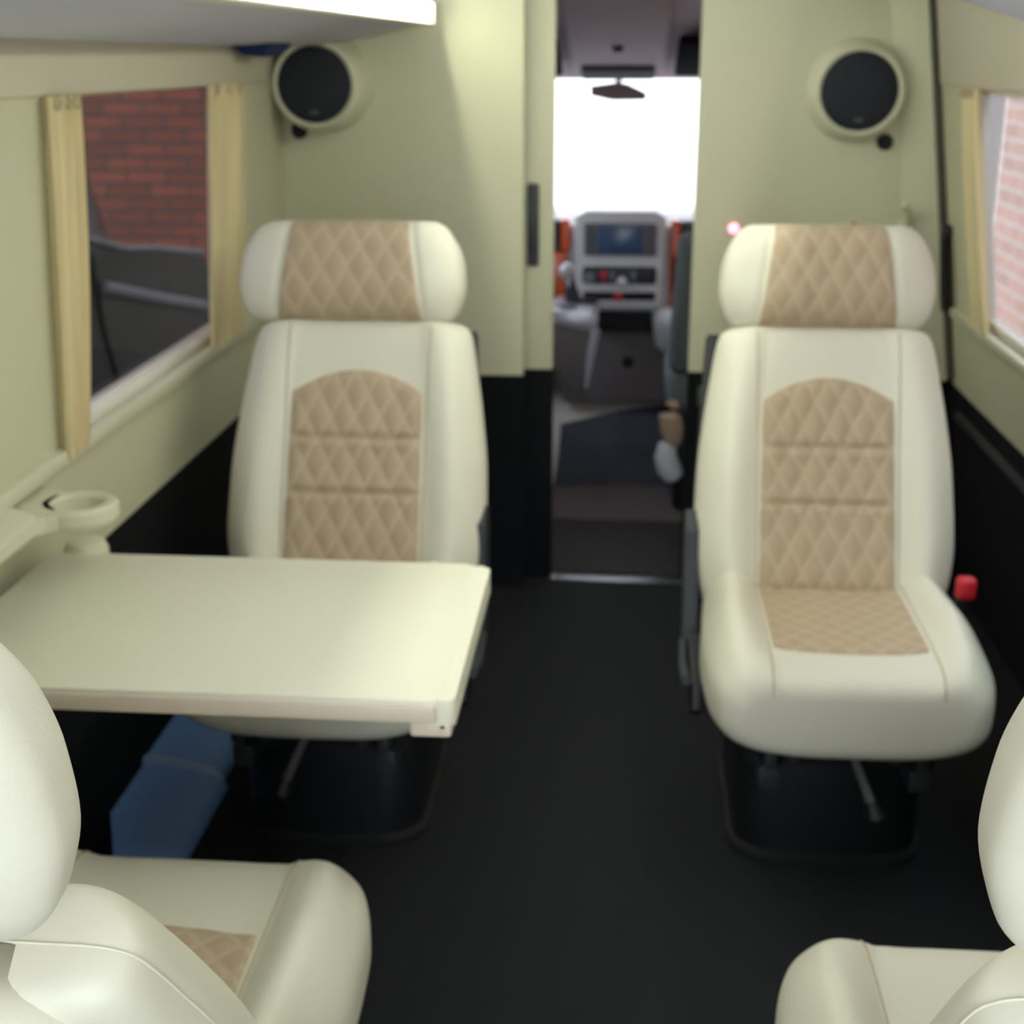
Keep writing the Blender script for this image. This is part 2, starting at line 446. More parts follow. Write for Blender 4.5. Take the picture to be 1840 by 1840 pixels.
def dup(root, loc, rz, label, skip=(), recline=0.0, shrink=1.0, head=None):
    r = root.copy(); COL.objects.link(r); r.location = loc; r.rotation_euler = (0,0,rz); r['label'] = label
    hinge = Vector((0, 0.44, 0.42)); hc = Vector((0, 0.690, 0.976))
    for ch in list(root.children):
        nm = ch.name.split('.')[0]
        if nm in skip: continue
        c = ch.copy(); COL.objects.link(c); c.parent = r
        if head and nm == 'backrest':
            c.matrix_local = Matrix.Translation(hinge) @ Matrix.Rotation(-recline, 4, 'X') @ Matrix.Diagonal((1,1,shrink,1)) @ Matrix.Translation(-hinge)
        if head and nm == 'headrest':
            c.matrix_local = Matrix.Translation((head[0], head[1], head[2])) @ Matrix.Rotation(head[3], 4, 'X') @ Matrix.Scale(head[4], 4) @ Matrix.Translation(-hc)
        if head and nm == 'backrest':                 # hard shell on the rear face, seen from behind
            Ws = lerp_tab([(-1,0.12),(-0.9,0.165),(-0.5,0.176),(0.3,0.180),(0.7,0.177),(0.864,0.166),(0.946,0.145),(0.975,0.124),(1,0.075)])
            sh = Pad((0, 0.465, 0.447), (0,0.414,0.910), (0,-0.910,0.414), -0.06, 0.482, Ws,
                     lambda u_, v_: -0.035, lambda u_, v_: -0.035 - 0.036*sup(u_, 5)*sup(v_, 7))
            sh.O = sh.O + sh.N*-0.002
            bm = B(); sh.build(bm, 48, 48)
            so = obj('back_shell', bm, M['leather'], c, auto=None)
        for g in list(ch.children):
            d = g.copy(); COL.objects.link(d); d.parent = c
            if head and nm == 'seat_cushion' and g.name.startswith('quilted'): d.location.y += 0.085
    return r

seatR = make_seat('cream and tan captain seat with red belt buckle, facing rearward beside the doorway', -1, (0.391, 2.03, 0), True)
seatL = make_seat('cream and tan captain seat facing rearward behind the table, under the curtained window', 1, (-0.514, 2.03, 0), wide=True)
dup(seatR, (-0.515, 1.475, 0), PI, 'cream captain seat seen from behind, facing forward to the cream table', ('belt_pillar',),
    math.radians(8), 0.95, (0.025, 0.785, 0.975, math.radians(12), 1.07))
dup(seatL, (0.420, 1.365, 0), PI, 'cream captain seat seen from behind, facing the seat with the red buckle', ('belt_pillar',),
    math.radians(1), 0.97, (-0.011, 0.680, 0.996, math.radians(9), 1.08))

# ------------------------------------------------------------------ the van body
def WX(side, z): return -(0.90 - 0.06*(z-0.6)) if side < 0 else 0.86 - 0.14*(z-0.6)
def wbox(bm, side, y0, y1, z0, z1, inn, out, bev=0.0):
    """box lying on a leaning side wall: from inn inside the wall plane to out outside it"""
    s = side
    P = []
    for z in (z0, z1):
        a, b = WX(s, z) - s*inn, WX(s, z) + s*out
        P += [(a,y0,z),(b,y0,z),(b,y1,z),(a,y1,z)]
    if s < 0: P = [P[1],P[0],P[3],P[2],P[5],P[4],P[7],P[6]]
    return hexa(bm, P, bev)

Y0, YL, YR = -0.45, 3.54, 3.62
# floor
bm = B(); box(bm, -0.98, 0.98, Y0, 3.60, -0.06, 0.0)
struct(obj('floor', bm, M['carpet'], smooth=False), 'black carpeted cabin floor', 'floor')
# ceiling
bm = B(); box(bm, -0.95, 0.95, Y0, 3.66, 1.80, 1.85)
struct(obj('ceiling', bm, M['duct'], smooth=False), 'pale ceiling above the cabin', 'ceiling')
# left wall
bm = B()
wbox(bm, -1, Y0, YL+0.1, 0.575, 0.785, 0.004, 0.05)
wbox(bm, -1, Y0, 2.085, 0.78, 1.42, 0.008, 0.05)
wbox(bm, -1, 3.10, YL+0.1, 0.78, 1.42, 0.004, 0.05)
wbox(bm, -1, Y0, YL+0.1, 1.325, 1.86, 0.002, 0.05)
wl = struct(obj('wall_left', bm, M['wall'], smooth=False), 'cream side wall with the tinted window', 'wall')
bm = B(); wbox(bm, -1, Y0, YL+0.1, -0.02, 0.578, 0.006, 0.05)
obj('carpet_panel', bm, M['carpetw'], wl, smooth=False, label='black carpeted lower wall panel')
bm = B(); wbox(bm, -1, Y0, YL, 0.766, 0.796, 0.026, 0.0, 0.008)
obj('window_ledge', bm, M['trim'], wl)
bm = B(); wbox(bm, -1, Y0, 3.35, 1.327, 1.412, 0.016, 0.0, 0.006)
obj('pelmet', bm, M['head'], wl)
# right wall
bm = B()
wbox(bm, 1, Y0, YR+0.1, 0.575, 0.785, 0.004, 0.05)
wbox(bm, 1, Y0, 1.30, 0.785, 1.42, 0.004, 0.05)
wbox(bm, 1, 3.24, YR-0.015, 0.785, 1.42, 0.004, 0.012)
wbox(bm, 1, Y0, YR+0.1, 1.318, 1.86, 0.002, 0.05)
wr = struct(obj('wall_right', bm, M['wall'], smooth=False), 'cream side wall with the clear window', 'wall')
bm = B(); wbox(bm, 1, Y0, YR+0.1, -0.02, 0.578, 0.006, 0.05)
obj('carpet_panel', bm, M['carpetw'], wr, smooth=False, label='black carpeted lower wall panel')
bm = B(); wbox(bm, 1, Y0, 3.50, 0.765, 0.792, 0.024, 0.0, 0.008)
obj('window_ledge', bm, M['trim'], wr)
bm = B(); wbox(bm, 1, Y0, YR-0.075, 1.318, 1.56, 0.012, 0.0, 0.006)
obj('pelmet', bm, M['head'], wr)
bm = B(); tube(bm, [(WX(1,0.515)-0.012, y, 0.515) for y in (0.0, 1.0, 2.0, 3.5)], 0.012, 8)
obj('trim_bead', bm, M['dark'], wr, label='dark grey bead along the black panel')
# windows
def window(name, side, y0, y1, z0, z1, gl, label, dep=0.046, jw=0.03):
    bm = B()
    for a in ((y0,y1,z0-0.004,z0+0.022),(y0,y1,z1-0.02,z1),(y0,y0+jw,z0,z1),(y1-jw,y1,z0,z1)):
        wbox(bm, side, *a, -0.004, dep, 0.003)
    o = struct(obj(name, bm, M['frame']), label, 'window')
    bm = B(); wbox(bm, side, y0+0.02, y1-0.02, z0+0.012, z1-0.012, -(dep-0.016), dep-0.012)
    obj('pane', bm, gl, o, smooth=False)
    return o
window('window_1', -1, 2.08, 3.10, 0.790, 1.365, M['glassL'], 'tinted side window with a brick wall and dark car behind')
window('window_2', 1, 1.31, 3.235, 0.79, 1.325, M['glassS'], 'clear side window with a sunlit brick wall behind', 0.024, 0.016)

# curtains
def curtain(label, side, y0, y1, z0, z1, off, folds, gather=0.0):
    bm = B(); n, k = folds*10, 14
    def P(i, j, th):
        f, g = i/n, j/k
        ym = (y0+y1)/2; y = y0 + (y1-y0)*f
        y = ym + (y-ym)*(1-gather*(1-g)**2)
        z = z0 + (z1-z0)*g
        if j == 0: z -= 0.006*math.sin(f*9)
        a = 0.009*math.sin(2*PI*folds*f + 0.6*math.sin(3*g)) + 0.003*math.sin(2*PI*folds*2.3*f+1)
        x = WX(side, z) - side*(off + a + th)
        return (x, y, z)
    lay = [[[bm.verts.new(P(i,j,th)) for i in range(n+1)] for j in range(k+1)] for th in (0, 0.003)]
    for L in lay:
        for j in range(k):
            for i in range(n): bm.faces.new((L[j][i],L[j][i+1],L[j+1][i+1],L[j+1][i]))
    for j in range(k):
        for i in (0, n): bm.faces.new((lay[0][j][i],lay[0][j+1][i],lay[1][j+1][i],lay[1][j][i]))
    for i in range(n):
        for j in (0, k): bm.faces.new((lay[0][j][i],lay[0][j][i+1],lay[1][j][i+1],lay[1][j][i]))
    o = obj('curtain', bm, M['curtain'], auto=60)
    tag(o, label, 'curtain', 'beige pleated window curtains')
    for q in range(3):
        bm = B()
        yy = y0 + (y1-y0)*(0.15+0.3*q)
        cx = WX(side, z1) - side*(off+0.012)
        tube(bm, [(cx, yy+0.011*math.cos(a), z1-0.010+0.009*math.sin(a)) for a in [PI*2*m/12 for m in range(13)]], 0.002, 6, False)
        obj('curtain_ring', bm, M['seam'], o)
    return o
curtain('beige pleated curtain at the near end of the tinted window', -1, 2.012, 2.135, 0.780, 1.328, 0.020, 4, 0.22)
curtain('beige pleated curtain at the tinted window, beside the pillar by the speaker', -1, 2.815, 3.09, 0.790, 1.330, 0.020, 5, 0.10)
curtain('narrow beige curtain at the clear window by the seat with the red buckle', 1, 3.115, 3.265, 0.795, 1.318, 0.020, 3, 0.05)

# bulkhead
bm = B()
box(bm, -0.90, -0.256, YL, YL+0.04, 0.588, 1.82)
box(bm, 0.178, 0.86, YR, YR+0.05, 0.588, 1.82)
wf = struct(obj('wall_front', bm, M['wall'], smooth=False), 'cream bulkhead on both sides of the cab doorway', 'wall')
bm = B(); box(bm, -0.95, -0.256, YL-0.006, YL+0.04, -0.01, 0.590)
obj('carpet_panel', bm, M['carpetw'], wf, smooth=False, label='black carpeted lower bulkhead panel')
bm = B(); box(bm, 0.178, 0.95, YR-0.006, YR+0.05, -0.01, 0.590)
obj('carpet_panel', bm, M['carpetw'], wf, smooth=False, label='black carpeted lower bulkhead panel')
# corner pillar on the right
bm = B()
P = []
for z in (0.588, 1.80):
    w = WX(1, z)
    P += [(w-0.110,YR+0.01,z),(w-0.100,YR-0.004,z),(w-0.022,YR-0.055,z),(w-0.012,YR+0.01,z)]
hexa(bm, P, 0.004)
struct(obj('trim_1', bm, M['wall']), 'cream angled corner post behind the seat with the red buckle', 'trim')
bm = B()
P = []
for z, t in ((0.60,0.0),(1.80,0.0)):
    w = WX(1, z)
    P += [(w-0.028,YR-0.045,z),(w-0.020,YR-0.066,z),(w+0.004,YR-0.050,z),(w+0.004,YR+0.0,z)]
hexa(bm, P)
struct(obj('trim_2', bm, M['olive']), 'olive grey rubber strip in the corner beside the clear window', 'trim')
# sliding door leaf
bm = B(); box(bm, -0.56, -0.181, 3.594, 3.622, 0.594, 1.80, 0.004)
door = struct(obj('door_1', bm, M['wall']), 'cream sliding door leaf pushed behind the bulkhead', 'door')
bm = B(); box(bm, -0.56, -0.180, 3.590, 3.622, 0.004, 0.596, 0.004)
obj('kick_panel', bm, M['carpetw'], door, label='black lower part of the door leaf')
bm = B(); extrude_profile(bm, [(x-0.234, y+0.974) for x, y in rrect(0.0145, 0.104, 0.006)], 3.584, 3.600, 'y', 0.003)
hp = obj('handle_plate', bm, M['dark'], door, label='dark recessed handle plate')
bm = B(); extrude_profile(bm, [(x-0.234, y+0.945) for x, y in rrect(0.010, 0.035, 0.004)], 3.578, 3.588, 'y', 0.002)
obj('latch_grip', bm, M['black'], hp)
# threshold
bm = B(); box(bm, -0.17, 0.178, 3.585, 3.625, -0.005, 0.008, 0.003)
struct(obj('trim_3', bm, M['metal']), 'metal threshold strip in the cab doorway', 'threshold')
# little catch
bm = B(); box(bm, 0.205, 0.222, 3.600, 3.615, 0.500, 0.555, 0.004)
tag(obj('door_catch', bm, M['grey']), 'small grey door catch on the black panel beside the doorway', 'catch')

# ducts and lights
def duct(name, side, y0, y1, xin, zin, zin_top, zwall, m, label):
    bm = B(); rows = []
    n = 24
    for i in range(n+1):
        y = y0 + (y1-y0)*i/n
        zi, zw = zin(y), zwall(y)
        xw = WX(side, zw) - side*0.0
        pts = []
        for k in range(9):
            f = k/8
            x = xw + (side*xin - xw)*f
            z = zw + (zi-zw)*f - 0.012*math.sin(PI*f)
            pts.append((x, y, z))
        pts += [(side*(xin-0.012), y, zi+0.012), (side*(xin-0.03), y, zin_top), (xw, y, zin_top)]
        rows.append([bm.verts.new(p) for p in pts])
    m_ = len(rows[0])
    for a, b in zip(rows, rows[1:]):
        for k in range(m_): bm.faces.new((a[k], a[(k+1)%m_], b[(k+1)%m_], b[k]))
    bm.faces.new(rows[0][::-1]); bm.faces.new(rows[-1])
    return tag(obj(name, bm, m), label, 'ceiling duct')
duct('ceiling_duct', -1, Y0, YL-0.002, 0.512, lambda y: 1.461+0.006*(y-3.45), 1.80, lambda y: 1.405, M['duct'], 'pale grey ceiling duct carrying the glowing light bar')
duct('ceiling_duct', 1, Y0, 3.50, 0.46, lambda y: 1.56+0.06*max(0,y-2.6), 1.80,
     lambda y: 1.425 + 0.16*max(0, y-2.65)**1.0*0.75, M['duct'], 'grey ceiling duct with upswept edge above the clear window')

def light_bar(side, xin, z, y0, y1, label):
    t = thing('light_bar', label, 'light', (side*xin, (y0+y1)/2, z), 0, 'ceiling light bars')
    L = (y1-y0)/2; i = -side                       # i: towards the middle of the cabin
    def bx(x0, x1, ya, yb, z0, z1, bev=0.002): return box(B(), min(i*x0,i*x1), max(i*x0,i*x1), ya, yb, z0, z1, bev)
    obj('diffuser', bx(0.0, 0.004, -L, L, 0.004, 0.046), M['led'], t, label='glowing white diffuser')
    obj('led_row', bx(0.004, 0.009, -L, L, 0.041, 0.046, 0.0), M['ledrow'], t, smooth=False, label='row of bright white lamps')
    for s_ in (-1, 1):
        obj('end_cap', bx(-0.01, 0.012, s_*L-0.003, s_*L+0.003, 0.0, 0.047), M['frame'], t)
    obj('housing', bx(-0.022, 0.0, -L, L, -0.002, 0.050), M['frame'], t)
    obj('lip', bx(-0.022, 0.0155, -L, L, -0.001, 0.003, 0.001), M['frame'], t)
    return t
lb = light_bar(-1, 0.4845, 1.450, 1.20, 3.45, 'glowing white light bar under the ceiling duct beside the tinted window')
lb.rotation_euler = (0.006, 0, -0.0085)
light_bar(1, 0.445, 1.560, 0.90, 3.00, 'unseen light bar added above the clear window to brighten the cabin')  # extra bar out of view, added to lift the cabin light

bm = B()
hexa(bm, [(-0.815,3.02,1.386),(-0.770,3.02,1.382),(-0.765,3.16,1.384),(-0.815,3.16,1.388),(-0.848,3.0,1.418),(-0.742,3.0,1.424),(-0.735,3.18,1.424),(-0.848,3.18,1.418)], 0.004)
tag(obj('navy_wedge', bm, M['navy']), 'navy blue wedge under the duct beside the round speaker', 'wedge')  # dark navy wedge tucked under the duct

# speakers
def speaker(x, z, y, label, depth, k):
    t = thing('wall_speaker', label, 'speaker', (x, y, z), 0, 'round bulkhead speakers')
    d = depth
    bm = B(); lathe(bm, [(0.124*k,0.0),(0.122*k,-0.3*d),(0.114*k,-0.75*d),(0.107*k,-d+0.002),(0.101*k,-d-0.004),(0.094*k,-d),(0.090*k,-d+0.015)], (0,0,0), 'y', 56)
    obj('bezel', bm, M['trim'], t)
    bm = B(); lathe(bm, [(0.0935*k,-d+0.012),(0.092*k,-d),(0.082*k,-d-0.006),(0.052*k,-d-0.011),(0.004,-d-0.013)], (0,0,0), 'y', 56)
    g = obj('grille', bm, M['grille'], t, label='black mesh grille')
    bm = B(); box(bm, -0.010, 0.010, -d-0.0105, -d-0.005, -0.070*k, -0.063*k, 0.001)
    obj('badge', bm, M['grey'], g)
    return t
def tweeter(x, z, y, label):
    t = thing('tweeter', label, 'speaker', (x, y, z), 0, 'small round tweeters')
    bm = B(); lathe(bm, [(0.020,0.0),(0.020,-0.008),(0.017,-0.011),(0.015,-0.009)], (0,0,0), 'y', 28)
    obj('rim', bm, M['black'], t)
    bm = B(); lathe(bm, [(0.0155,-0.008),(0.012,-0.013),(0.002,-0.016)], (0,0,0), 'y', 28)
    obj('dome', bm, M['grille'], t)
speaker(-0.746, 1.321, YL, 'round black speaker in a cream pod under the ceiling duct', 0.15, 0.955)
speaker(0.562, 1.304, YR, 'round black speaker in a cream pod above the seat with the red buckle', 0.058, 1.0)
tweeter(-0.820, 1.208, YL, 'small black tweeter below the speaker under the ceiling duct')
tweeter(0.641, 1.182, YR, 'small black tweeter below the speaker above the red-buckle seat')

# red indicator, second lamp, coat hook
t = thing('indicator_lamp', 'glowing red indicator lamp on the bulkhead beside the headrest', 'indicator lamp', (0.278, YR, 0.967))
bm = B(); lathe(bm, [(0.017,0.0),(0.016,-0.006),(0.013,-0.007)], (0,0,0), 'y', 24); obj('bezel', bm, M['trim'], t)
bm = B(); lathe(bm, [(0.0130,-0.004),(0.011,-0.011),(0.006,-0.015),(0.001,-0.016)], (0,0,0), 'y', 24); obj('lens', bm, M['redled'], t, label='glowing pinkish red lens')
t = thing('push_switch', 'small brownish red push switch showing just above the headrest', 'switch', (0.578, YR, 0.975))
bm = B(); lathe(bm, [(0.014,0.0),(0.013,-0.005),(0.012,-0.006)], (0,0,0), 'y', 20); obj('bezel', bm, M['trim'], t)
bm = B(); lathe(bm, [(0.0118,-0.003),(0.011,-0.012),(0.002,-0.014)], (0,0,0), 'y', 20); obj('button', bm, M['brownred'], t)
t = thing('coat_hook', 'cream coat hook on the corner post by the clear window', 'hook', (0.690, YR-0.012, 0.975))
bm = B(); tube(bm, [(0.018,0.0,-0.02),(0.018,-0.02,0.02),(0.014,-0.04,0.045),(0.002,-0.05,0.058),(-0.012,-0.048,0.055)], [0.011,0.011,0.010,0.009,0.007], 12)
obj('hook_arm', bm, M['trim'], t)
bm = B(); box(bm, -0.004, 0.036, -0.012, 0.004, -0.05, 0.02, 0.005); obj('base_plate', bm, M['trim'], t)

# black belt hanging in the corner by the clear window
t = thing('seat_belt', 'black seat belt hanging in the corner beside the clear window', 'seat belt', (0.79, 3.53, 0.6))
bm = B()
pts = [(WX(1,z)-0.79-0.026-b, 0.0, z-0.6) for z, b in ((0.775,0.004),(0.80,0.005),(0.83,0.004),(0.87,0.002),(0.92,0.0),(0.97,-0.004))]
for a, b in zip(pts, pts[1:]):
    hexa(bm, [(a[0]-0.003,-0.024,a[2]),(a[0]+0.003,-0.024,a[2]),(a[0]+0.003,0.024,a[2]),(a[0]-0.003,0.024,a[2]),
              (b[0]-0.003,-0.024,b[2]),(b[0]+0.003,-0.024,b[2]),(b[0]+0.003,0.024,b[2]),(b[0]-0.003,0.024,b[2])])
bmesh.ops.remove_doubles(bm, verts=bm.verts[:], dist=1e-4)
obj('webbing', bm, M['rubber'], t)
bm = B(); box(bm, WX(1,0.97)-0.79-0.026, WX(1,0.97)-0.79-0.004, -0.022, 0.022, 0.36, 0.39, 0.006); obj('anchor', bm, M['black'], t)

# ------------------------------------------------------------------ table and cup holder
t = thing('folding_table', 'cream folding table between the facing seats under the tinted window', 'table', (-0.88, 1.69, 0.0))
def rr_poly(x0, x1, y0, y1, r):
    w, h = (x1-x0)/2, (y1-y0)/2
    return [(a+(x0+x1)/2, b+(y0+y1)/2) for a, b in rrect(w, h, r)]
bm = B(); extrude_profile(bm, rr_poly(0.02, 0.680, -0.23, 0.235, 0.022), 0.634, 0.662, 'z', 0.004)
tt = obj('tabletop', bm, M['table'], t)
bm = B(); extrude_profile(bm, rr_poly(0.664, 0.694, -0.226, 0.231, 0.012), 0.624, 0.661, 'z', 0.005)
obj('edge_rail', bm, M['table'], t)
bm = B(); box(bm, 0.02, 0.672, -0.234, -0.226, 0.634, 0.656, 0.003); obj('edge_band', bm, M['edge'], tt)
bm = B(); box(bm, 0.08, 0.632, -0.165, 0.195, 0.618, 0.633, 0.003); obj('lower_leaf', bm, M['table'], t)
bm = B(); box(bm, 0.640, 0.690, -0.226, -0.19, 0.612, 0.632, 0.004); obj('latch_block', bm, M['edge'], t)
bm = B(); box(bm, 0.0, 0.05, -0.22, 0.20, 0.56, 0.636, 0.004); wb = obj('wall_bracket', bm, M['black'], t)
bm = B(); lathe(bm, [(0.030,0.0),(0.034,0.01),(0.034,0.085),(0.028,0.098),(0.004,0.102)], (0.062, 0.262, 0.575), 'z', 28)
obj('hinge_post', bm, M['trim'], t)

t = thing('cup_holder_rail', 'cream wall rail ending in an oval cup holder above the table', 'cup holder', (-0.86, 1.80, 0.74))
bm = B(); extrude_profile(bm, [(-0.02,-0.006),(0.036,-0.006),(0.041,0.0),(0.041,0.018),(0.036,0.024),(-0.02,0.040)], -1.6, 0.0, 'y', 0.0)
obj('arm_rail', bm, M['trim'], t)
bm = B()
n = 40; c = (0.070, 0.075)
ring = []
for k in range(n):
    a = 2*PI*k/n; ca, sa = math.cos(a), math.sin(a)
    ro, ri = 0.058, 0.038
    ring.append([bm.verts.new((c[0]+ca*r, c[1]+sa*r, z)) for r, z in ((ri,-0.008),(ro-0.006,-0.008),(ro,0.0),(ro,0.016),(ro-0.007,0.022),(ri+0.004,0.022),(ri,0.017))])
for k in range(n):
    a, b = ring[k], ring[(k+1)%n]
    for i in range(7): bm.faces.new((a[i], a[(i+1)%7], b[(i+1)%7], b[i]))
obj('cup_ring', bm, M['trim'], t)
bm = B(); extrude_profile(bm, [(-0.02,0.15),(-0.02,-0.01),(0.041,-0.01),(0.046,0.010),(0.064,0.021),(0.046,0.033),(0.031,0.052),(0.0265,0.075),(0.030,0.098),(0.034,0.118),(0.015,0.135)], -0.006, 0.022, 'z', 0.004)
obj('mount', bm, M['trim'], t)

# rounded cover along the wall; blue light on the floor put into its colour
def cove(y0, y1, w, h, taper=False):
    bm = B(); n = 16; rings = []
    for j in range(13):
        y = y0 + (y1-y0)*j/12
        xl = -0.925 + (0.40*max(0, 2.245-y) if taper else 0)
        ww = -0.925 + w - xl
        prof = [(xl-0.02, 0.0), (xl-0.02, h)] + [(xl + ww*math.sin(PI/2*k/n), h*max(0.0, math.cos(PI/2*k/n))**0.8) for k in range(n+1)]
        rings.append([bm.verts.new((x, y, z)) for x, z in prof])
    m_ = len(rings[0])
    for a, b in zip(rings, rings[1:]):
        for k in range(m_): bm.faces.new((a[k], a[(k+1)%m_], b[(k+1)%m_], b[k]))
    bm.faces.new(rings[0][::-1]); bm.faces.new(rings[-1])
    return bm
t = thing('floor_duct_cover', 'rounded duct cover tinted with painted blue light on the floor along the wall under the table', 'duct cover', (0,0,0))
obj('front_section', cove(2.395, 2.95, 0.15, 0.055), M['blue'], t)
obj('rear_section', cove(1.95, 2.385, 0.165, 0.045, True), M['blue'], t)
bm = cove(2.380, 2.400, 0.158, 0.060); obj('joint_highlight', bm, M['paleblue'], t, label='joint strip with a blue highlight put in its colour')

# ------------------------------------------------------------------ the cab
bm = B()
extrude_profile(bm, [(3.60,0.0),(4.55,0.0),(4.80,0.045),(5.35,0.315),(5.7,0.45),(5.7,0.40),(4.80,-0.05),(3.60,-0.06)], -0.92, 0.90, 'x')
struct(obj('floor_cab', bm, M['cabfloor'], smooth=False), 'pale grey cab floor beyond the doorway', 'floor')
bm = B(); box(bm, -0.60, 0.60, 3.64, 4.10, 0.001, 0.010, 0.003)
tag(obj('floor_mat', bm, M['mat3']), 'black floor mat just beyond the threshold strip', 'floor mat', 'cab floor mats')
bm = B(); extrude_profile(bm, [(-0.55,4.11),(0.55,4.11)] + [(0.55-1.1*k/20, 4.40+0.07*math.sin(PI*k/20)) for k in range(21)], 0.001, 0.012, 'z')
tag(obj('floor_mat', bm, M['mat1']), 'brownish grey floor mat with a curved front edge', 'floor mat', 'cab floor mats')
bm = B()
mp = [(-0.205,4.36),(0.50,4.36),(0.50,4.98),(0.20,5.00),(0.0,4.985),(-0.12,4.95),(-0.215,4.90)]
def fz(y): return 0.0 if y < 4.55 else (0.18*(y-4.55) if y < 4.80 else 0.045+0.491*(y-4.80))
rows = []
for j in range(15):
    g = j/14; row = []
    for i in range(15):
        f = i/14
        x = -0.215 + 0.73*f
        yt = 4.90 + 0.11*math.sin(min(1, f*1.6)*PI/2)
        y0_ = 4.42 + 0.06*math.sin(PI*f)
        y = y0_ + (yt-y0_)*g
        row.append((x, y, fz(y)))
    rows.append(row)
lay = [[[bm.verts.new((x,y,z+h)) for x,y,z in r] for r in rows] for h in (0.003, 0.014)]
for L in lay:
    for j in range(14):
        for i in range(14): bm.faces.new((L[j][i],L[j][i+1],L[j+1][i+1],L[j+1][i]))
for j in range(14):
    for i in (0,14): bm.faces.new((lay[0][j][i],lay[0][j+1][i],lay[1][j+1][i],lay[1][j][i]))
for i in range(14):
    for j in (0,14): bm.faces.new((lay[0][j][i],lay[0][j][i+1],lay[1][j][i+1],lay[1][j][i]))
tag(obj('floor_mat', bm, M['mat2']), 'blue black ribbed floor mat below the dashboard', 'floor mat', 'cab floor mats')

# dashboard
d = thing('dashboard', 'grey dashboard with orange wood trim and centre console', 'dashboard', (-0.01, 4.90, 0.0))
bm = B(); extrude_profile(bm, [(0.02,0.50),(0.0,0.56),(0.02,0.82),(0.08,0.862),(0.30,0.868),(0.86,0.80),(0.86,0.50)], -0.88, 0.88, 'x', 0.01)
obj('dash_body', bm, M['cabgrey'], d)
bm = B(); extrude_profile(bm, [(0.06,0.30),(0.03,0.505),(0.45,0.505),(0.45,0.30)], -0.88, 0.88, 'x', 0.01)
obj('lower_panel', bm, M['cabdark'], d, label='dark lower dash panel')
bm = B(); extrude_profile(bm, [(-0.158,0.545),(0.148,0.545),(0.146,0.60),(0.154,0.86),(0.12,0.882),(-0.12,0.882),(-0.164,0.86),(-0.156,0.60)], -0.055, 0.05, 'y', 0.010)
cc = obj('centre_console', bm, M['cabgrey'], d)
bm = B(); extrude_profile(bm, [(x-0.004, y+0.785) for x, y in rrect(0.125, 0.056, 0.008)], -0.062, -0.05, 'y', 0.003)
ra = obj('radio_unit', bm, M['button'], cc, label='grey radio and navigation unit')
bm = B(); extrude_profile(bm, [(x-0.004, y+0.785) for x, y in rrect(0.078, 0.048, 0.004)], -0.0655, -0.058, 'y', 0.001)
obj('screen', bm, M['screen'], d, label='dark blue navigation screen')
for sx in (-1, 1):
    for k in range(5):
        bm = B(); box(bm, sx*0.103-0.004-0.016, sx*0.103-0.004+0.016, -0.067, -0.06, 0.738+k*0.0195, 0.753+k*0.0195, 0.002)
        obj('radio_button', bm, M['cabdark'], d)
bm = B(); extrude_profile(bm, [(x-0.004, y+0.662) for x, y in rrect(0.128, 0.030, 0.012)], -0.061, -0.05, 'y', 0.003)
cl = obj('climate_panel', bm, M['dark'], cc)
for kx, kz, mm in ((-0.104,0.652,'button'), (0.006,0.640,'silver'), (0.085,0.662,'dark')):
    bm = B(); lathe(bm, [(0.020,-0.058),(0.020,-0.070),(0.015,-0.078),(0.003,-0.079)], (kx,0,kz), 'y', 24)
    obj('control_knob', bm, M[mm], d)
for kx, mm in ((-0.058,'red'), (-0.030,'button'), (0.045,'button')):
    bm = B(); box(bm, kx-0.010, kx+0.010, -0.070, -0.056, 0.645, 0.676, 0.003)
    obj('switch', bm, M[mm], d)
bm = B(); box(bm, -0.128, 0.122, -0.061, -0.045, 0.575, 0.603, 0.004); obj('storage_slot', bm, M['rubber'], cc)
bm = B(); box(bm, -0.020, 0.008, -0.066, -0.055, 0.573, 0.602, 0.003); obj('hazard_switch', bm, M['red'], d, label='red warning switch')
bm = B(); box(bm, -0.075, 0.115, -0.02, 0.06, 0.455, 0.525, 0.006); obj('ashtray_recess', bm, M['rubber'], d)
for x0, x1, z0, z1 in ((-0.30,-0.190,0.545,0.735), (-0.212,-0.180,0.735,0.85), (0.170,0.205,0.60,0.85), (0.172,0.235,0.535,0.735)):
    bm = B(); box(bm, x0, x1, -0.025, 0.03, z0, z1, 0.008); obj('wood_trim', bm, M['wood'], d, label='glossy orange wood trim')
for x0, x1 in ((-0.33,-0.214), (0.207,0.33)):
    bm = B(); box(bm, x0, x1, -0.02, 0.03, 0.738, 0.845, 0.006); v = obj('air_vent', bm, M['dark'], d, label='dark slatted air vent')
    bm = B()
    for k in range(4): box(bm, x0+0.008, x1-0.008, -0.028, -0.015, 0.752+0.023*k, 0.758+0.023*k, 0.001)
    obj('vent_slats', bm, M['button'], v)
bm = B(); extrude_profile(bm, [(0.128,0.41),(0.190,0.36),(0.215,0.51),(0.225,0.548),(0.126,0.548),(0.116,0.50)], -0.045, 0.05, 'y', 0.012)
obj('knee_pad', bm, M['silver'], d, label='pale padded console side')
bm = B(); extrude_profile(bm, [(-0.20,0.18),(0.26,0.18),(0.30,0.32),(0.30,0.44),(-0.20,0.44)], 0.04, 0.16, 'y', 0.02)
obj('tunnel_cover', bm, M['cabdark'], d, label='dark cover under the console')
bm = B(); lathe(bm, [(0.021,0.0),(0.021,-0.006),(0.014,-0.008)], (0.034,0.041,0.335), 'y', 20); obj('cover_cap', bm, M['rubber'], d)

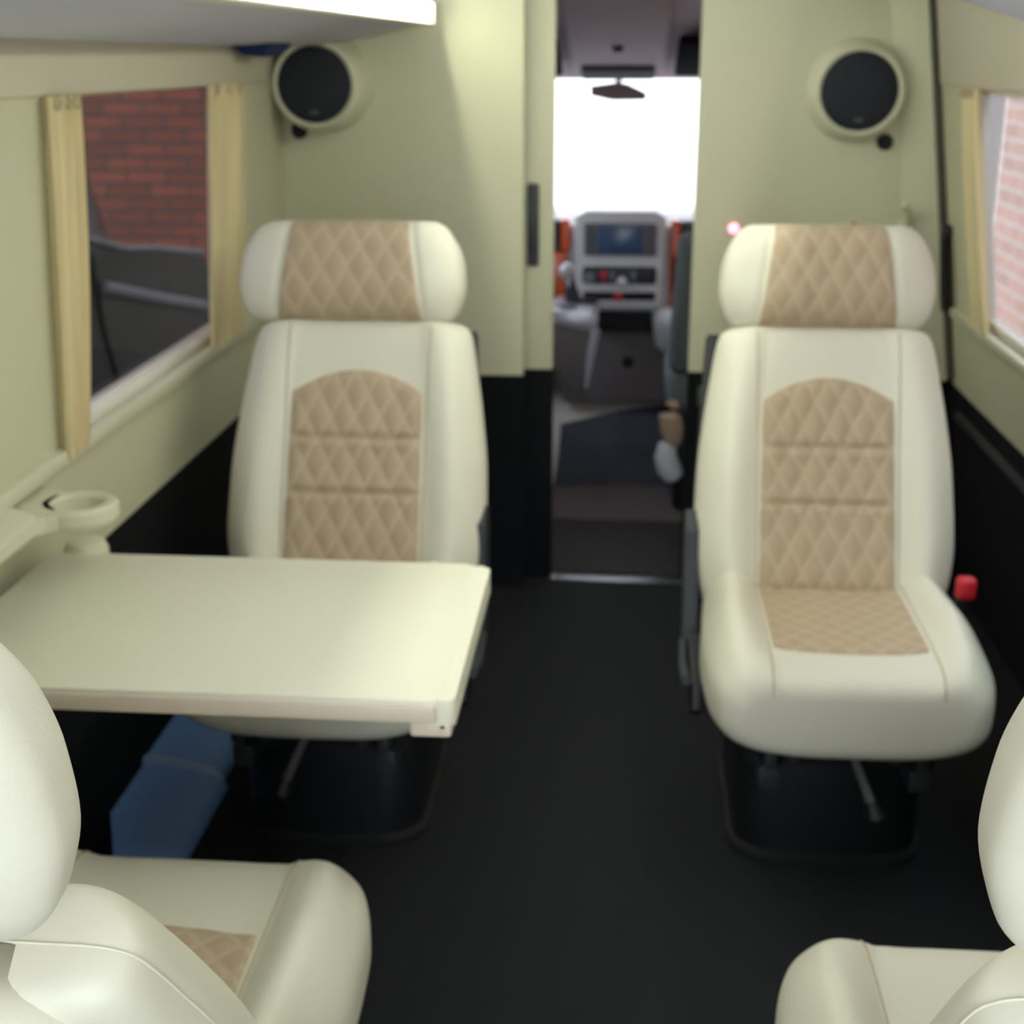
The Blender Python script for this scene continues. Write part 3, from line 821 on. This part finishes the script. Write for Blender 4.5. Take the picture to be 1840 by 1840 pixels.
# gear lever
g = thing('gear_lever', 'gear lever with pale knob on a silver and grey cup tray', 'gear lever', (-0.155, 4.62, 0.03))
bm = B(); extrude_profile(bm, [(-0.050,0.30),(0.035,0.27),(0.062,0.46),(0.064,0.515),(-0.080,0.535),(-0.075,0.45)], -0.09, 0.22, 'y', 0.02)
obj('console_base', bm, M['cabdark'], g)
bm = B(); extrude_profile(bm, [(-0.082,0.515),(0.068,0.49),(0.075,0.525),(0.055,0.553),(-0.070,0.565),(-0.086,0.55)], -0.10, 0.20, 'y', 0.012)
tr = obj('cup_tray', bm, M['silver'], g)
bm = B(); tube(bm, [(0.068,-0.09,0.50),(0.056,-0.092,0.42),(0.040,-0.09,0.30)], [0.016,0.015,0.006], 10); obj('tray_edge', bm, M['silver'], tr)
for x, y in ((-0.035,-0.035),(0.035,0.11)):
    bm = B(); lathe(bm, [(0.034,0.0),(0.036,0.012),(0.028,0.013)], (x,y,0.553), 'z', 20); obj('cup_well', bm, M['dark'], tr)
bm = B(); tube(bm, [(-0.01,0.09,0.54),(-0.020,0.06,0.60),(-0.026,0.03,0.645)], [0.034,0.022,0.014], 14); gt = obj('gaiter', bm, M['dark'], g)
bm = B(); tube(bm, [(-0.022,0.05,0.60),(-0.030,0.02,0.655)], 0.011, 10); obj('shaft', bm, M['chrome'], g)
bm = B(); bmesh.ops.create_uvsphere(bm, u_segments=20, v_segments=14, radius=0.026, matrix=Matrix.Translation((-0.033,0.01,0.675)) @ Matrix.Diagonal((1,1,1.1,1)))
obj('knob', bm, M['silver'], g, label='pale rounded knob')

# cab seats
def cab_seat(label, loc):
    t = thing('cab_seat', label, 'seat', loc, 0, 'grey cab seats')
    bm = B(); hexa(bm, [(-0.24,-0.02,0.46),(0.24,-0.02,0.46),(0.24,0.13,0.46),(-0.24,0.13,0.46),(-0.225,-0.14,0.90),(0.225,-0.14,0.90),(0.225,-0.03,0.90),(-0.225,-0.03,0.90)], 0.035, 4)
    obj('backrest', bm, M['seatgrey'], t)
    bm = B(); box(bm, -0.24, 0.24, 0.0, 0.48, 0.34, 0.47, 0.04, 4); obj('seat_cushion', bm, M['seatgrey'], t)
    bm = B(); box(bm, -0.21, 0.21, 0.02, 0.44, 0.012, 0.35, 0.02); obj('seat_box', bm, M['black'], t)
    bm = B(); box(bm, -0.14, 0.14, -0.15, -0.06, 0.94, 1.10, 0.035, 4); h = obj('headrest', bm, M['seatgrey'], t)
    for sx in (-1,1):
        bm = B(); tube(bm, [(sx*0.06,-0.09,0.87),(sx*0.06,-0.10,0.97)], 0.006, 8); obj('headrest_post', bm, M['chrome'], h)
    return t
cs = cab_seat('grey cab seat showing its edge at the doorway, beside the centre console', (0.382, 4.18, 0))
dup(cs, (-0.55, 4.24, 0), 0, 'grey driver seat hidden behind the sliding door leaf')
# buckle stalk and cloth hanging beside the cab seat
t = thing('cloth_bundle', 'small tan and white cloth bundle hanging beside the grey cab seat', 'cloth', (0.150, 4.12, 0.14))
bm = B(); tube(bm, [(0.02,0,0.25),(0.012,0,0.235),(0.004,0,0.205),(0.010,0,0.165),(0.016,0,0.13),(0.018,0,0.11)], [0.012,0.024,0.034,0.036,0.028,0.018], 14); obj('tan_cloth', bm, M['tancloth'], t, label='tan upper cloth')
bm = B(); tube(bm, [(0.012,0,0.135),(0.0,0,0.11),(-0.006,0,0.075),(0.006,0,0.035),(0.022,0,0.008),(0.026,0,-0.002)], [0.016,0.028,0.036,0.038,0.030,0.012], 14); obj('white_cloth', bm, M['whitecloth'], t, label='white lower cloth')

# cab roof, visors, mirror
bm = B(); extrude_profile(bm, [(3.66,1.72),(4.05,1.590),(4.95,1.322),(5.02,1.312),(5.04,1.36),(4.1,1.66),(3.66,1.80)], -0.92, 0.90, 'x')
rf = struct(obj('ceiling_cab', bm, M['cabroof'], smooth=False), 'mauve grey cab roof lining', 'ceiling')
t = thing('overhead_console', 'mauve grey overhead console panel with a dark grip above the windscreen', 'overhead console', (-0.035, 4.60, 1.41))  # overhead console on the cab roof lining
def slope_box(bm, x0,x1,y0,y1,h0,h1,bev=0.0):
    zz = lambda y: 1.590 - 0.2978*(y-4.05)
    return hexa(bm, [(x0+0.035,y0-4.60,zz(y0)-h1-1.41),(x1+0.035,y0-4.60,zz(y0)-h1-1.41),(x1+0.035,y1-4.60,zz(y1)-h1-1.41),(x0+0.035,y1-4.60,zz(y1)-h1-1.41),
                     (x0+0.035,y0-4.60,zz(y0)-h0-1.41),(x1+0.035,y0-4.60,zz(y0)-h0-1.41),(x1+0.035,y1-4.60,zz(y1)-h0-1.41),(x0+0.035,y1-4.60,zz(y1)-h0-1.41)], bev)
bm = slope_box(B(), -0.19, 0.12, 4.15, 4.90, 0.001, 0.022, 0.008); obj('panel', bm, M['cabroof'], t)
bm = slope_box(B(), -0.155, 0.087, 4.755, 4.882, 0.016, 0.034, 0.010); obj('grip', bm, M['rubber'], t, label='dark curved grip')
bm = B(); lathe(bm, [(0.016,0.0),(0.016,-0.012),(0.008,-0.016)], (0.0,-0.03,0.004), 'z', 18); obj('lamp_button', bm, M['rubber'], t)
def visor(x0, x1, label):
    t = slope_box(B(), x0, x1, 4.45, 4.80, 0.02, 0.045, 0.012)
    return tag(obj('sun_visor', t, M['visor']), label, 'sun visor', 'dark sun visors')
o = visor(0.150, 0.62, 'dark sun visor above the grey cab seat at the doorway edge'); o.location = (-0.035,4.60,1.41)
o = visor(-0.66, -0.215, 'dark sun visor mostly hidden behind the sliding door leaf'); o.location = (-0.035,4.60,1.41)
t = thing('rear_view_mirror', 'brownish rear view mirror hanging at the top of the windscreen', 'mirror', (-0.033, 5.02, 1.272))
bm = B(); extrude_profile(bm, [(-0.098,0.018),(-0.096,-0.016),(-0.02,-0.032),(0.095,-0.030),(0.100,-0.006),(0.03,0.026),(-0.01,0.030)], -0.012, 0.012, 'y', 0.004); obj('housing', bm, M['mirror'], t)
bm = B(); tube(bm, [(0.0,0.01,0.01),(0.0,0.03,0.06)], 0.010, 10); obj('stalk', bm, M['cabdark'], t)
# windscreen and cab sides
bm = B(); hexa(bm, [(-0.86,5.742,0.80),(0.84,5.742,0.80),(0.84,5.750,0.80),(-0.86,5.750,0.80),(-0.80,5.03,1.33),(0.78,5.03,1.33),(0.78,5.038,1.33),(-0.80,5.038,1.33)])
struct(obj('window_3', bm, M['glassR'], smooth=False), 'windscreen of the cab', 'window')
for side, nm, wn in ((-1,'wall_cab_left','window_4'), (1,'wall_cab_right','window_5')):
    bm = B(); xa = -0.94 if side < 0 else 0.90
    box(bm, xa-0.02, xa+0.02, 3.64, 5.75, -0.05, 0.82); box(bm, xa-0.02, xa+0.02, 3.60, 4.15, 0.80, 1.75)
    o = struct(obj(nm, bm, M['cabgrey'], smooth=False), 'grey cab door panel on the %s side' % ('driver' if side < 0 else 'passenger'), 'wall')
    bm = B(); hexa(bm, [(xa-0.003,4.15,0.82),(xa+0.003,4.15,0.82),(xa+0.003,5.65,0.82),(xa-0.003,5.65,0.82),(xa-0.003,4.15,1.50),(xa+0.003,4.15,1.50),(xa+0.003,4.95,1.33),(xa-0.003,4.95,1.33)])
    struct(obj(wn, bm, M['glassR'], smooth=False), 'cab door window on the %s side' % ('driver' if side < 0 else 'passenger'), 'window')
# bonnet
bm = B(); extrude_profile(bm, [(5.775,0.74),(6.25,0.50),(6.42,0.30),(6.45,-0.30),(5.775,-0.30)], -0.88, 0.86, 'x', 0.04)
tag(obj('van_bonnet', bm, M['vanwhite']), 'white van bonnet below the windscreen', 'bonnet')
# rear wall with the open doors behind the photographer
bm = B()
box(bm, -0.97, -0.50, Y0-0.05, Y0, -0.05, 1.85); box(bm, 0.48, 0.97, Y0-0.05, Y0, -0.05, 1.85); box(bm, -0.7, 0.7, Y0-0.05, Y0, 1.66, 1.85)
struct(obj('wall_back', bm, M['wall'], smooth=False), 'rear body wall around the open rear doorway', 'wall')

# ------------------------------------------------------------------ outside
bm = B(); box(bm, -30, 30, -20, 60, -0.75, -0.65)
struct(obj('ground', bm, M['concrete'], smooth=False), 'pale concrete yard outside the van', 'ground')
bm = B(); box(bm, -8.0, -1.70, 9.0, 9.25, -0.65, 4.2)
struct(obj('brick_wall', bm, M['brick'], smooth=False), 'red brick wall crossing behind the dark grey car', 'wall')
bm = B(); box(bm, 2.40, 2.60, -3.0, 9.38, -0.65, 3.4)
struct(obj('brick_wall', bm, M['brick2'], smooth=False), 'pale pink brick wall outside the clear window', 'wall')
bm = B(); box(bm, -14, 14, 26, 26.4, -0.65, 4.5)
struct(obj('white_wall', bm, M['whitewall'], smooth=False), 'white building far ahead of the windscreen', 'wall')

car = thing('parked_car', 'dark grey car parked between the tinted window and the brick wall', 'car', (-2.0, 5.0, -0.65))
Z = 0.65
def arch(cy, r, n=14): return [(cy + r*math.cos(PI - PI*k/n), 0.36 + r*math.sin(PI - PI*k/n)) for k in range(n+1)]
body = [(-3.2,0.36)] + arch(-2.35,0.42) + arch(0.72,0.45) + [(1.75,0.36),(1.85,0.62),(1.78,0.98),(1.54,1.142),(0.85,1.25),(0.55,1.284),(0.12,1.383),(-3.1,1.36),(-3.25,0.9)]
bm = B(); extrude_profile(bm, body, -1.55, 0.0, 'x', 0.045)
cb = obj('car_body', bm, M['carpaint'], car)
cab = [(0.50,1.33),(0.30,1.62),(0.02,1.90),(-0.50,2.08),(-2.2,2.12),(-2.95,1.75),(-3.10,1.36)]
bm = B(); extrude_profile(bm, cab, -1.42, -0.05, 'x', 0.05)
cg = obj('cabin_glass', bm, M['carglass'], car)
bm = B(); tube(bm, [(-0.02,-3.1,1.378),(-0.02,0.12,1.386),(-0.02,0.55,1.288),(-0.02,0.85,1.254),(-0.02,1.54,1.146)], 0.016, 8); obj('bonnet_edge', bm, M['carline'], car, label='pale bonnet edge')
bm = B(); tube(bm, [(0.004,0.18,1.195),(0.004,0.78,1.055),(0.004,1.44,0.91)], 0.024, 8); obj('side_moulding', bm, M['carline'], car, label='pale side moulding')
bm = B(); tube(bm, [(0.002,0.08,1.33),(0.002,0.14,1.05),(0.002,0.27,0.75)], 0.012, 8); obj('door_seam', bm, M['carglass'], car)
for cy in (-2.35, 0.72):
    bm = B(); lathe(bm, [(0.20,-0.20),(0.36,-0.20),(0.36,-0.02),(0.33,0.0),(0.22,0.0)], (-0.03,cy,0.36), 'x', 32); w = obj('wheel', bm, M['rubber'], car)
    bm = B(); lathe(bm, [(0.215,-0.03),(0.205,-0.012),(0.10,-0.03),(0.05,-0.008),(0.005,-0.006)], (-0.03,cy,0.36), 'x', 24); obj('hub_cap', bm, M['carline'], w)

# ------------------------------------------------------------------ light
w = bpy.data.worlds.new('sky'); S.world = w; w.use_nodes = True
bg = w.node_tree.nodes['Background']
bg.inputs['Color'].default_value = (0.86, 0.93, 1.0, 1); bg.inputs['Strength'].default_value = 5.0
S.view_settings.view_transform = 'Standard'; S.view_settings.look = 'None'
S.view_settings.gamma = 1.0; S.view_settings.use_curve_mapping = False
S.view_settings.exposure = 0.08

# ------------------------------------------------------------------ camera
cd = bpy.data.cameras.new('camera'); cam = bpy.data.objects.new('camera', cd); COL.objects.link(cam)
f = 2480.0
cd.sensor_fit = 'HORIZONTAL'; cd.sensor_width = 36.0; cd.lens = 36.0*f/1840.0
cd.clip_start = 0.02; cd.clip_end = 200
a = Vector(((1130-920)/f, (920-105)/f, 1.0)).normalized()        # van forward seen from the camera
u = Vector((0, a.z, -a.y)).normalized(); r = a.cross(u)
if r.x < 0: r = -r
# camera axes in van space
cx = Vector((r.x, a.x, u.x)); cy = Vector((r.y, a.y, u.y)); cz = -Vector((r.z, a.z, u.z))
mw = Matrix(((cx.x, cy.x, cz.x, 0), (cx.y, cy.y, cz.y, 0), (cx.z, cy.z, cz.z, 1.38), (0,0,0,1)))
cam.matrix_world = mw
cd.dof.use_dof = True; cd.dof.focus_distance = 0.85; cd.dof.aperture_fstop = 9.0
S.camera = cam
